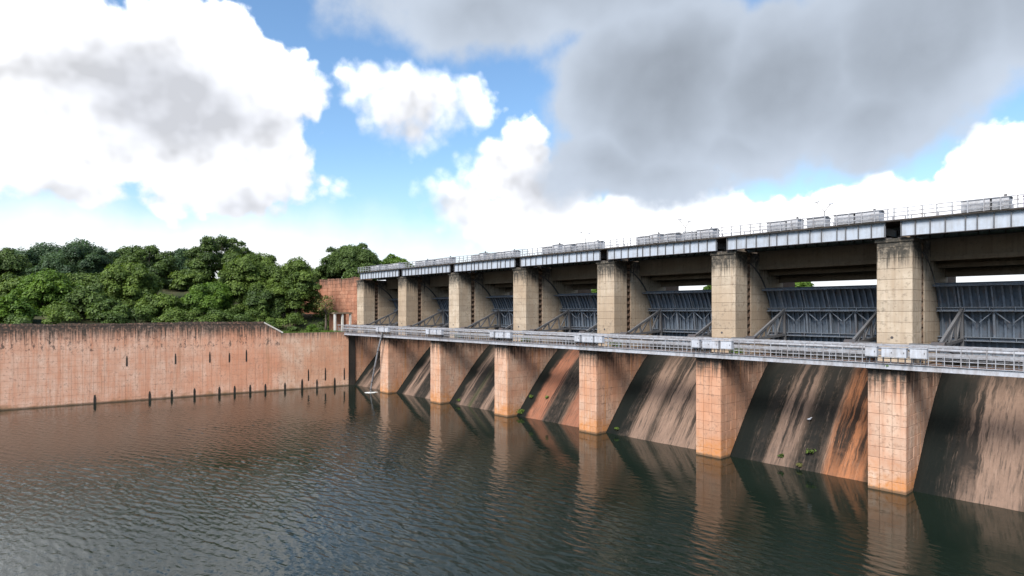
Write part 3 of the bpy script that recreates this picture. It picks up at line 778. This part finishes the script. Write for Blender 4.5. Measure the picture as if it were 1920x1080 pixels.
# ------------------------------------------------------------------ training wall on the left
def training_wall():
    rng = random.Random(5)
    t = thing('training_wall', 'long pink concrete training wall with black stained top on the left', 'wall', (-107,-24,0))
    ox, oy = -107., -24.
    def topz(y): return 11.55 if y < -14.2 else (9.85 if y > -11.4 else 11.55-1.7*(y+14.2)/2.8)
    ys = sorted(set([-62,-48,-25.6,-14.2,-11.4,.4,-11.3]))
    core = MB(); b = 0
    for y in ys:
        x = xw(y)-.06; core.v += [(x-ox,y-oy,-4),(x-ox,y-oy,topz(y)-.02),(x-1.1-ox,y-oy,topz(y)-.02),(x-1.1-ox,y-oy,-4)]
    for k in range(len(ys)-1):
        for j in range(4): core.f.append((4*k+j, 4*k+(j+1)%4, 4*k+4+(j+1)%4, 4*k+4+j))
    core.f += [(0,1,2,3), tuple(4*(len(ys)-1)+j for j in (3,2,1,0))]
    co = core.build('wall_core', M['joint'], t)
    far = MB()
    y = -61.9; first = True
    pw = 1.32
    while y < .25:
        w = min(pw, .38-y); ym = y+w/2
        z = -.25; rh = .84
        zt = topz(ym if not (-14.2 < ym < -11.4) else ym)
        while z < zt-.15:
            h = min(rh, zt-z)
            if zt-(z+h) < .3: h = zt-z
            ang = math.atan2(xw(y+w)-xw(y), w)
            jit = rng.uniform(-.009,.009)
            if y < -26.5:
                p0 = Vector((xw(y)+jit-ox, y+.008-oy)); p1 = Vector((xw(y+w)+jit-ox, y+w-.008-oy))
                k = len(far.v)
                for (p, dd) in ((p0,0),(p1,0),(p1,-.09),(p0,-.09)):
                    far.v += [(p.x+dd, p.y, z+.008), (p.x+dd, p.y, z+h-.008)]
                far.f += [(k,k+2,k+3,k+1),(k+1,k+3,k+5,k+7),(k+2,k+4,k+5,k+3),(k+6,k,k+1,k+7),(k,k+6,k+4,k+2)]
            else:
                mm = slab_mesh(w-.011, h-.012, .09, 's', M['wall'] if ym < -11.4 else M['wall_low'], .008)
                o = link('concrete_block', mm, co, (xw(y)+jit-ox, y+.0035-oy, z)); o.rotation_euler.z = -ang
            z += h
        y += w
    fo = far.build('concrete_blocks', M['wall'], co); fo['kind'] = 'stuff'
    # copings
    c = MB()
    for (a, e) in ((-61.9,-48),(-48,-25.6),(-25.6,-14.3)):
        n = int((e-a)/1.4)
        for k in range(n):
            y0 = a+(e-a)*k/n; y1 = a+(e-a)*(k+1)/n-.04; hh = rng.uniform(.22,.42)
            xa, xb = xw(y0)-ox, xw(y1)-ox
            q = len(c.v)
            for (x, yy) in ((xa+.05,y0),(xb+.05,y1),(xb-.5,y1),(xa-.5,y0)): c.v += [(x,yy-oy,11.555),(x,yy-oy,11.555+hh)]
            c.f += [(q,q+2,q+3,q+1),(q+2,q+4,q+5,q+3),(q+4,q+6,q+7,q+5),(q+6,q,q+1,q+7),(q+1,q+3,q+5,q+7)]
    c.build('coping', M['wall'], t)
    s = MB().bar((xw(-14.2)-.35-ox, -14.25-oy, 11.72), (xw(-11.3)-.35-ox, -11.2-oy, 9.95), .8, .22)
    s.build('sloped_coping', M['white_plaster'], t)['label'] = 'pale sloping coping where the wall steps down'
    # drainage slots with dark stained throats
    for (yy, z0, z1) in ((-22.6,5.3,6.6),(-19.7,5.2,6.3),(-17.1,5.2,6.7),(-21.2,-.6,.8),(-18.9,-.6,.8),(-16.5,-.6,.8),(-14.1,-.6,.8),(-10.9,-.6,.8),
                         (-6.9,1.3,2.9),(-3.9,1.2,3.0),(-.45,1.1,2.8),(-8.0,-.6,1.2),(-5.4,-.6,1.0),(-24.8,-.6,.8),(-2.2,-.6,1.1),
                         (-28,-.6,.8),(-31,-.6,.8),(-27.5,5.3,6.5),(-34,5.3,6.4),(-38,-.6,.8)):
        x = xw(yy)-ox; yy0 = yy; hw = .11 if z0 > 0 else .17
        sl = MB().box(x-.04, x+.035, yy-hw-oy, yy-hw*.6-oy, z0, z1).box(x-.04, x+.035, yy+hw*.6-oy, yy+hw-oy, z0, z1).box(x-.04, x+.016, yy-hw*.6-oy, yy+hw*.6-oy, z0, z1)
        sl.prism([(yy-hw-oy, z1), (yy+hw-oy, z1), (yy+hw*.3-oy, z1+.5), (yy-hw*.5-oy, z1+.45)], x-.04, x+.03)
        sl.build('drain_slot', M['black'], t)
    return t
training_wall()

# abutment wall behind the bank
aw = thing('abutment_wall', 'reddish masonry abutment wall rising behind the trees left of the piers', 'wall', (-130,4.9,8))
MB().box(-40, 22.18, .06, 2.2, 0, 12.05).build('wall_core', M['joint'], aw)
rng = random.Random(9); q = MB(); nb = 0
for r in range(16):
    x = -5. + (r % 2)*.5; z = .02+r*.75
    while x < 22.0:
        w = min(rng.uniform(.95, 1.35), 22.15-x)
        if w > .3 and nb < 290 and x > 1.:
            link('stone_block', slab_mesh(round(w, 1)-.03, .72, .12, 'f', M['brick']), aw, (x, rng.uniform(-.03,.03), z)); nb += 1
        else: q.box(x, x+w-.03, rng.uniform(-.03,.02), .12, z, z+.72)
        x += round(w, 1) if w > .3 else w
    q.box(-40, -5.1, 0, .12, z, z+.72)
q.build('stone_blocks', M['brick'], aw)['kind'] = 'stuff'
for k in range(26):
    x = -4 + k*1.0; h = rng.uniform(.12, .45)
    if x < 21.4: MB().box(x, x+.93, -.02, .7, 12.055, 12.06+h).build('coping_stone', M['brick'], aw)

# small shelter beside the abutment
sh = thing('shelter', 'small flat-roofed shelter with white pillars beside the abutment pier', 'shelter', (-108.9,1.,9.6))
MB().box(-1.3, 1.35, -1.9, 1.75, 3.55, 3.85).build('roof', M['beam'], sh)
for y in (-1.65, -.15, 1.45): MB().box(.9, 1.22, y-.18, y+.18, 0, 3.545).build('pillar', M['white_plaster'], sh)
MB().box(-1.2, -1.0, -1.7, 1.6, -.3, 3.545).build('back_wall', M['brick'], sh)
MB().box(-1.25, 1.3, -1.85, 1.7, -.6, -.0).build('plinth', M['wall'], sh)

# hanging hose and its outfall
hs = thing('drain_hose', 'thin grey hose hanging from the catwalk down to the water beside the first pier', 'hose', (-90.2,-.6,10.2))
pts = [(0,.1,1.0),(-.02,-.05,.2),(-.35,-.15,-1.0),(-1.05,-.35,-3.2),(-1.7,-.6,-6.0),(-2.2,-.8,-8.4),(-2.45,-.9,-9.6),(-2.52,-.92,-10.3)]
MB().tube(pts, [.13,.14,.17,.16,.16,.14,.12,.11], 9).build('hose_pipe', M['hose'], hs, True)
cl = MB()
for k in range(1, 7):
    a = Vector(pts[k]); b_ = Vector(pts[k-1]); d = (b_-a).normalized(); cl.tube([a-d*.06, a+d*.06], .20, 9)
cl.build('hose_clamp', M['dark'], hs)
V = [(0,0,.03)]; F = []; rng = random.Random(2)
for k in range(28):
    r = rng.uniform(.85, 1.25); V.append((math.cos(k*2*math.pi/28)*r*.8, math.sin(k*2*math.pi/28)*r*1.1, .012))
F = [(0, 1+k, 1+(k+1) % 28) for k in range(28)]
m = bpy.data.meshes.new('foam'); m.from_pydata(V, [], F); m.materials.append(M['foam'])
tag(link('foam_patch', m, None, (-92.7,-1.5,.006)), 'pale patch of foam on the water where the hose ends', 'foam')
# pale gull standing on the chute
bd = thing('white_bird', 'tiny white bird standing on the black and orange chute', 'bird', (-23.48,4.55,ogee(4.55)))
body = MB().tube([(-.22,0,.34),(-.14,0,.36),(0,0,.38),(.10,0,.43),(.15,0,.52),(.19,0,.56),(.25,0,.555)], [.015,.06,.095,.08,.05,.048,.02], 10).build('body', M['boxwhite'], bd, True)
for s_ in (-.04,.04): MB().tube([(0,s_,.0),(0,s_,.32)], .012, 6).build('leg', M['dark'], bd)
MB().tube([(.24,0,.555),(.31,0,.545)], [.016,.004], 6).build('beak', M['rust'], bd)

# ------------------------------------------------------------------ foliage
def leaves(name, lobes, size, dens, mat, parent, seed, flat=.8):
    rg = np.random.default_rng(seed); C = []; N = []; T = []
    for (c, r) in lobes:
        n = max(12, int(dens*r*r)); d = rg.normal(size=(n,3)); d /= np.linalg.norm(d, axis=1)[:,None]
        d[:,2] = np.where(d[:,2] < -.35, -d[:,2]*.6, d[:,2])
        rr = r*(rg.uniform(.35, 1., n)**.45)*(1+.18*np.sin(d[:,0]*5+seed)*np.cos(d[:,1]*6+c[0]))
        p = np.array(c) + d*rr[:,None]*np.array([1,1,flat])
        C.append(p); nn = d*1.0 + rg.normal(size=(n,3))*.42 + np.array([0,0,.4]); N.append(nn/np.linalg.norm(nn,axis=1)[:,None])
        T.append(np.clip(rg.uniform(.15,.85) + rg.normal(size=n)*.14, 0, 1))
    C = np.concatenate(C); N = np.concatenate(N); T = np.concatenate(T); n = len(C)
    a = np.cross(N, rg.normal(size=(n,3))); a /= np.linalg.norm(a,axis=1)[:,None]; b = np.cross(N, a)
    s = size*rg.uniform(.6, 1.35, n)[:,None]
    V = np.stack([C-a*s, C+b*s*.55+N*s*.12, C+a*s, C-b*s*.55+N*s*.12], 1).reshape(-1,3)
    m = bpy.data.meshes.new(name); m.vertices.add(4*n); m.vertices.foreach_set('co', V.ravel())
    m.loops.add(4*n); m.loops.foreach_set('vertex_index', np.arange(4*n, dtype=np.int32))
    m.polygons.add(n); m.polygons.foreach_set('loop_start', np.arange(0, 4*n, 4, dtype=np.int32))
    m.update(calc_edges=True)
    at = m.attributes.new('tint', 'FLOAT', 'FACE'); at.data.foreach_set('value', T.astype(np.float32))
    m.materials.append(mat)
    return link(name, m, parent)
def tree(name, label, x, y, zc, rx, rz, mat, seed, zb=None, nl=22, size=.20, dens=340, group='trees on the left bank', lob=(.26,.44)):
    rg = random.Random(seed)
    zb = hill(x, y, x-xw(y))-.3 if zb is None else zb
    t = thing(name, label, 'tree', (x, y, zb), 0, group)
    H = zc-zb; lobes = []
    for k in range(nl):
        th = k*2.399+rg.uniform(-.4,.4); u = 1-2*(k+.5)/nl*.82; u = max(-.75, min(1, u)); h = math.sqrt(1-u*u)
        q = rg.uniform(.55,.80)
        lobes.append(((math.cos(th)*h*rx*q, math.sin(th)*h*rx*q, H+u*rz*q+rg.uniform(-.1,.1)*rz), rx*rg.uniform(*lob)))
    for k in range(nl//2):
        th = rg.uniform(0, 6.283); u = rg.uniform(-.2,1.); h = math.sqrt(1-u*u); q = rg.uniform(.82,.98)
        lobes.append(((math.cos(th)*h*rx*q, math.sin(th)*h*rx*q, H+u*rz*q), rx*rg.uniform(.13,.22)))
    lobes.append(((0,0,H), rx*.5))
    leaves('crown', lobes, size, dens, mat, t, seed, .85*min(1.1, rz/rx+.15))
    tr = MB(); r0 = .045*rx+.12
    tr.tube([(0,0,0),(.12*r0,.1,H*.3),(-.1,.15,H*.62),(.05,0,H+rz*.2)], [r0*1.35, r0, r0*.75, r0*.3], 9)
    trunk = tr.build('trunk', M['bark'], t, True)
    lb = MB()
    for k in range(0, nl, 2):
        c = Vector(lobes[k][0]); s0 = Vector((0,.1,H*rg.uniform(.45,.8))); md = s0.lerp(c, .5)+Vector((0,0,.12*H))
        lb.tube([s0, md, c], [r0*.45, r0*.28, r0*.1], 6)
    lb.build('limb', M['bark'], trunk, True)
    return t
def bush(label, x, y, z, r, mat, seed, size=.13, dens=260, group=None, name='shrub'):
    rg = random.Random(seed); t = thing(name, label, 'shrub', (x,y,z), 0, group)
    lobes = [((rg.uniform(-.6,.6)*r, rg.uniform(-.6,.6)*r, r*rg.uniform(.35,.95)), r*rg.uniform(.35,.6)) for k in range(9)]
    leaves('foliage', lobes, size, dens/ max(.25, r), mat, t, seed)
    st = MB()
    for (c, _) in lobes[:5]: st.tube([(0,0,-.1), (c[0]*.5,c[1]*.5,c[2]*.4), c], [.03*r+.01,.02*r+.008,.008], 5)
    st.build('stem', M['bark'], t, True); return t

tree('spreading_tree', 'tall dark spreading tree, highest crown at the left of the bank', -135.9,-12.4,23.4,7.2,5.9, LEAF['olive'], 1, nl=24, lob=(.18,.33))
tree('round_tree', 'low round bright green tree just above the stained training wall', -123.6,-18.3,15.0,4.8,4.2, LEAF['bright'], 2)
tree('bushy_tree', 'small mid-green tree peeping over the low bright green tree', -135.3,-17.9,19.6,3.8,2.6, LEAF['mid'], 3)
tree('bushy_tree', 'broad mid-green tree in the middle of the bank', -125.,-9.4,18.6,6.7,6.5, LEAF['mid'], 4, nl=28)
tree('bushy_tree', 'dense dark green tree at the right end of the bank trees', -117.2,-4.4,17.4,5.0,6.2, LEAF['mid'], 5, nl=28)
tree('bushy_tree', 'dark tree filling the gap low behind the pale sloping coping', -118.5,-9.6,14.4,4.2,3.9, LEAF['dark'], 6)
tree('slender_tree', 'small yellowish half-bare tree in front of the red abutment wall', -109.6,-1.7,14.6,2.0,2.9, LEAF['yellow'], 7, nl=12, size=.16, dens=110)
tree('slender_tree', 'small dark tree left of the domed tree behind the abutment wall', -134.1,8.2,20.9,3.0,3.0, LEAF['dark'], 8)
tree('domed_tree', 'big dome-shaped dark green tree above the red abutment wall', -129.,13.6,23.6,6.9,5.2, LEAF['dark'], 9, nl=30, size=.19, dens=380)
tree('bushy_tree', 'light green tree top showing just over the far end of the deck', -130.9,26.,24.,4.8,3.4, LEAF['bright'], 10, lob=(.2,.36))
tree('spreading_tree', 'dark tree at the left beside the highest crown', -142.5,-24.5,20.8,6.6,6.2, LEAF['olive'], 11, nl=22, lob=(.18,.34))
tree('bushy_tree', 'mid-green rounded tree left of the low bright tree', -131.5,-29.7,17.4,5.4,5.2, LEAF['mid'], 12)
tree('spreading_tree', 'large broad tree far back on the left bank', -158.,-34.,21.8,7.8,6.6, LEAF['blue'], 13, nl=24, lob=(.2,.36))
tree('round_tree', 'bright green tree near the left edge above the wall', -130.5,-41.5,15.8,4.8,4.4, LEAF['bright'], 14)
tree('bushy_tree', 'dark green tree at the very left edge of the bank', -146.,-48.8,19.4,6.4,6.3, LEAF['olive'], 15, lob=(.2,.36), nl=26)
tree('bushy_tree', 'mid-green tree behind the leftmost dark tree', -139.,-36.5,16.8,4.6,4.2, LEAF['mid'], 16)
BK_T = [(-168,-66,20,8,7,'olive','farthest left tree of the back row on the bank'), (-170,-52,21,8,7,'dark','dark back-row tree behind the leftmost edge tree'),
        (-176,-40,22,8,7,'blue','back-row tree behind the large broad tree'), (-168,-24,21.5,7.5,7,'dark','dark back-row tree left of the highest crown'),
        (-162,-14,21.5,7,7,'blue','back-row tree hidden behind the highest crown'), (-152,-4,16.5,6.5,5.0,'dark','back-row tree between the highest crown and the abutment wall'),
        (-141,2,15.6,5,4,'mid','tree low behind the broad middle tree'), (-147,15,19.6,5.0,3.4,'dark','dark tree left behind the domed tree'),
        (-123,-26.5,13.6,3.6,3.2,'mid','low leafy tree left of the low bright tree'), (-120,-34.5,13.2,3.2,2.8,'dark','low dark tree above the left part of the wall'),
        (-126,-36,14.6,3.8,3.6,'olive','low mid-green tree behind the wall at left'), (-136,-44.5,15.6,4.4,4.2,'mid','low mid-green tree near the left edge of the bank'),
        (-121.5,-47.,13.2,3.2,2.9,'bright','small bright tree at the left edge above the wall'), (-121,10.5,20.6,3.2,2.6,'dark','low dark tree under the domed tree behind the abutment wall'),
        (-134.5,11,20.4,3.4,2.8,'dark','low dark tree left under the domed tree')]
for k, (x, y, zc, rx, rz, mk, lab) in enumerate(BK_T):
    tree('bushy_tree', lab, x, y, zc, rx, rz, LEAF[mk], 200+k, size=.24, dens=200)
for k, (x, y, zc, rx, rz, lab) in enumerate([(-78.2,130.6,20.4,3.6,3.6,'bright green far tree seen through the gap above the gate right of the fifth pier'),
        (-95.5,112.,19.3,2.6,3.,'far tree glimpsed through the gap left of the fifth pier'), (-125.,94.,18.6,2.8,2.6,'far tree glimpsed through the gap left of the fourth pier')]):
    tree('bushy_tree', lab, x, y, zc, rx, rz, LEAF['bright'], 40+k, group='trees beyond the reservoir')
# shrubs at the foot of the trees
SB = [(-108.4,-4.7,9.9,1.25,'bright','bright little bush on top of the low wall near the shelter'),
      (-108.6,-8.3,9.8,1.2,'dark','low dark bush on the wall top below the sloping coping'),
      (-109.8,-12.2,10.2,1.5,'dark','dark bush beside the pale sloping coping'),
      (-112.5,-6.4,10.6,2.3,'mid','wide leafy bush under the dense right-hand tree'),
      (-113.5,-15.4,10.8,2.2,'dark','dark bush between the low bright tree and the coping'),
      (-114.,-21.,10.8,2.0,'mid','green bush under the low bright tree'),
      (-115.,-27.5,10.8,2.4,'mid','broad bush above the left part of the training wall'),
      (-117.,-34.,10.8,2.4,'dark','dark bush above the wall near the left edge'),
      (-118.,-41.5,10.8,2.6,'mid','mid-green bush above the wall at the far left'),
      (-111.,-1.2,10.,1.5,'dark','dark bush at the left side of the shelter'),
      (-121.,-13.6,12.,2.8,'mid','tall bush between the two middle trees'),
      (-112.2,-10.,10.4,2.0,'mid','leafy bush behind the low part of the wall'),
      (-116.5,1.6,11.2,2.6,'mid','bush in the shade at the base of the red abutment wall'),
      (-123.,-3.6,12.2,2.8,'dark','dark bush deep between the bank trees'),
      (-114.5,-12.6,10.9,2.6,'mid','rounded bush behind the top of the sloping coping'), (-116.8,-18.2,11.2,2.8,'dark','dark bush under the right side of the low bright tree'),
      (-117.5,-23.8,11.2,2.8,'mid','large bush below the left side of the low bright tree'), (-120.,-30.6,11.4,3.0,'dark','large dark bush left of the low leafy tree'),
      (-112.,-24.6,10.2,1.5,'mid','small bush on the wall top below the low leafy tree'), (-112.6,-18.0,10.2,1.6,'mid','small bush on the wall top below the bright tree'),
      (-124.5,-24.,12.,3.0,'dark','dark bush in the gap behind the low bright tree'), (-128.,-33.,12.6,3.2,'mid','bush in the gap between the left bank trees'),
      (-115.,-46.5,10.4,2.2,'dark','dark bush on the wall top at the left edge'), (-124.,-41.,12.,3.0,'mid','bush below the bright tree near the left edge')]
for k, (x, y, z, r, mk, lab) in enumerate(SB):
    bush(lab, x, y, z-.2, r, LEAF[mk], 60+k, .17, 330, 'bushes along the top of the bank')
for k, (x, y, r, mk, lab) in enumerate([(-22.6,2.6,.42,'mid','small round bush growing on the orange chute'), (-43.3,1.9,.34,'mid','tiny green tuft at the waterline right of the fourth pier'),
        (-59.1,1.75,.62,'mid','green bush at the waterline beside the third pier'), (-72.6,1.9,.36,'mid','small green tuft at the waterline in the mossy striped chute'),
        (-58.6,3.4,.40,'mid','dark green tuft in the corner above the bush beside the third pier'), (-24.9,2.1,.30,'dark','low dark tuft on the brown chute near the water'),
        (-56.0,3.6,.30,'mid','small tuft on the black middle of the reddish chute'), (-23.2,1.75,.30,'yellow','yellow-green tuft at the water edge of the orange chute')]):
    bush(lab, x, y, ogee(y)-.02, r, LEAF[mk], 90+k, .085, 170, 'plants growing on the chutes')
for i in range(1, 7):
    bush('green tuft on the ledge under the catwalk at the %s' % ORD[i], PX[i]+ (1.55 if i != 2 else 1.2), -.14, 9.25, .30 if i < 5 else .40, LEAF['bright' if i > 3 else 'mid'], 110+i, .09, 150, 'tufts on the pier ledges', 'ledge_tuft')
for i in (2, 3, 4, 5):
    bush('dark green tuft at the foot of the gate arm beside the %s' % ORD[i], PX[i]+LW-.2, 3.2, 9.3, .75, LEAF['mid'], 130+i, .11, 170, 'tufts beside the gate arms', 'ledge_tuft')
# grass along the wall top
def grass():
    rg = np.random.default_rng(4); n = 9000
    y = rg.uniform(-60, .2, n); o = -1.15 - rg.exponential(1.6, n)
    x = np.array([xw(v) for v in y]) + o
    z = np.array([hill(a, b, c) for a, b, c in zip(x, y, o)])
    h = rg.uniform(.2, .75, n); th = rg.uniform(0, 6.283, n); w = .05
    dx, dy = np.cos(th)*w, np.sin(th)*w; lx, ly = rg.normal(size=n)*.18, rg.normal(size=n)*.18
    V = np.stack([np.stack([x-dx,y-dy,z-.05],1), np.stack([x+dx,y+dy,z-.05],1), np.stack([x+lx,y+ly,z+h],1)],1).reshape(-1,3)
    m = bpy.data.meshes.new('grass'); m.from_pydata(V.tolist(), [], [(3*k,3*k+1,3*k+2) for k in range(n)])
    at = m.attributes.new('tint','FLOAT','FACE'); at.data.foreach_set('value', rg.uniform(0,1,n).astype(np.float32)); m.materials.append(LEAF['bright'])
    tag(link('grass', m), 'rough green grass along the top of the training wall', 'grass', kind='stuff')
grass()
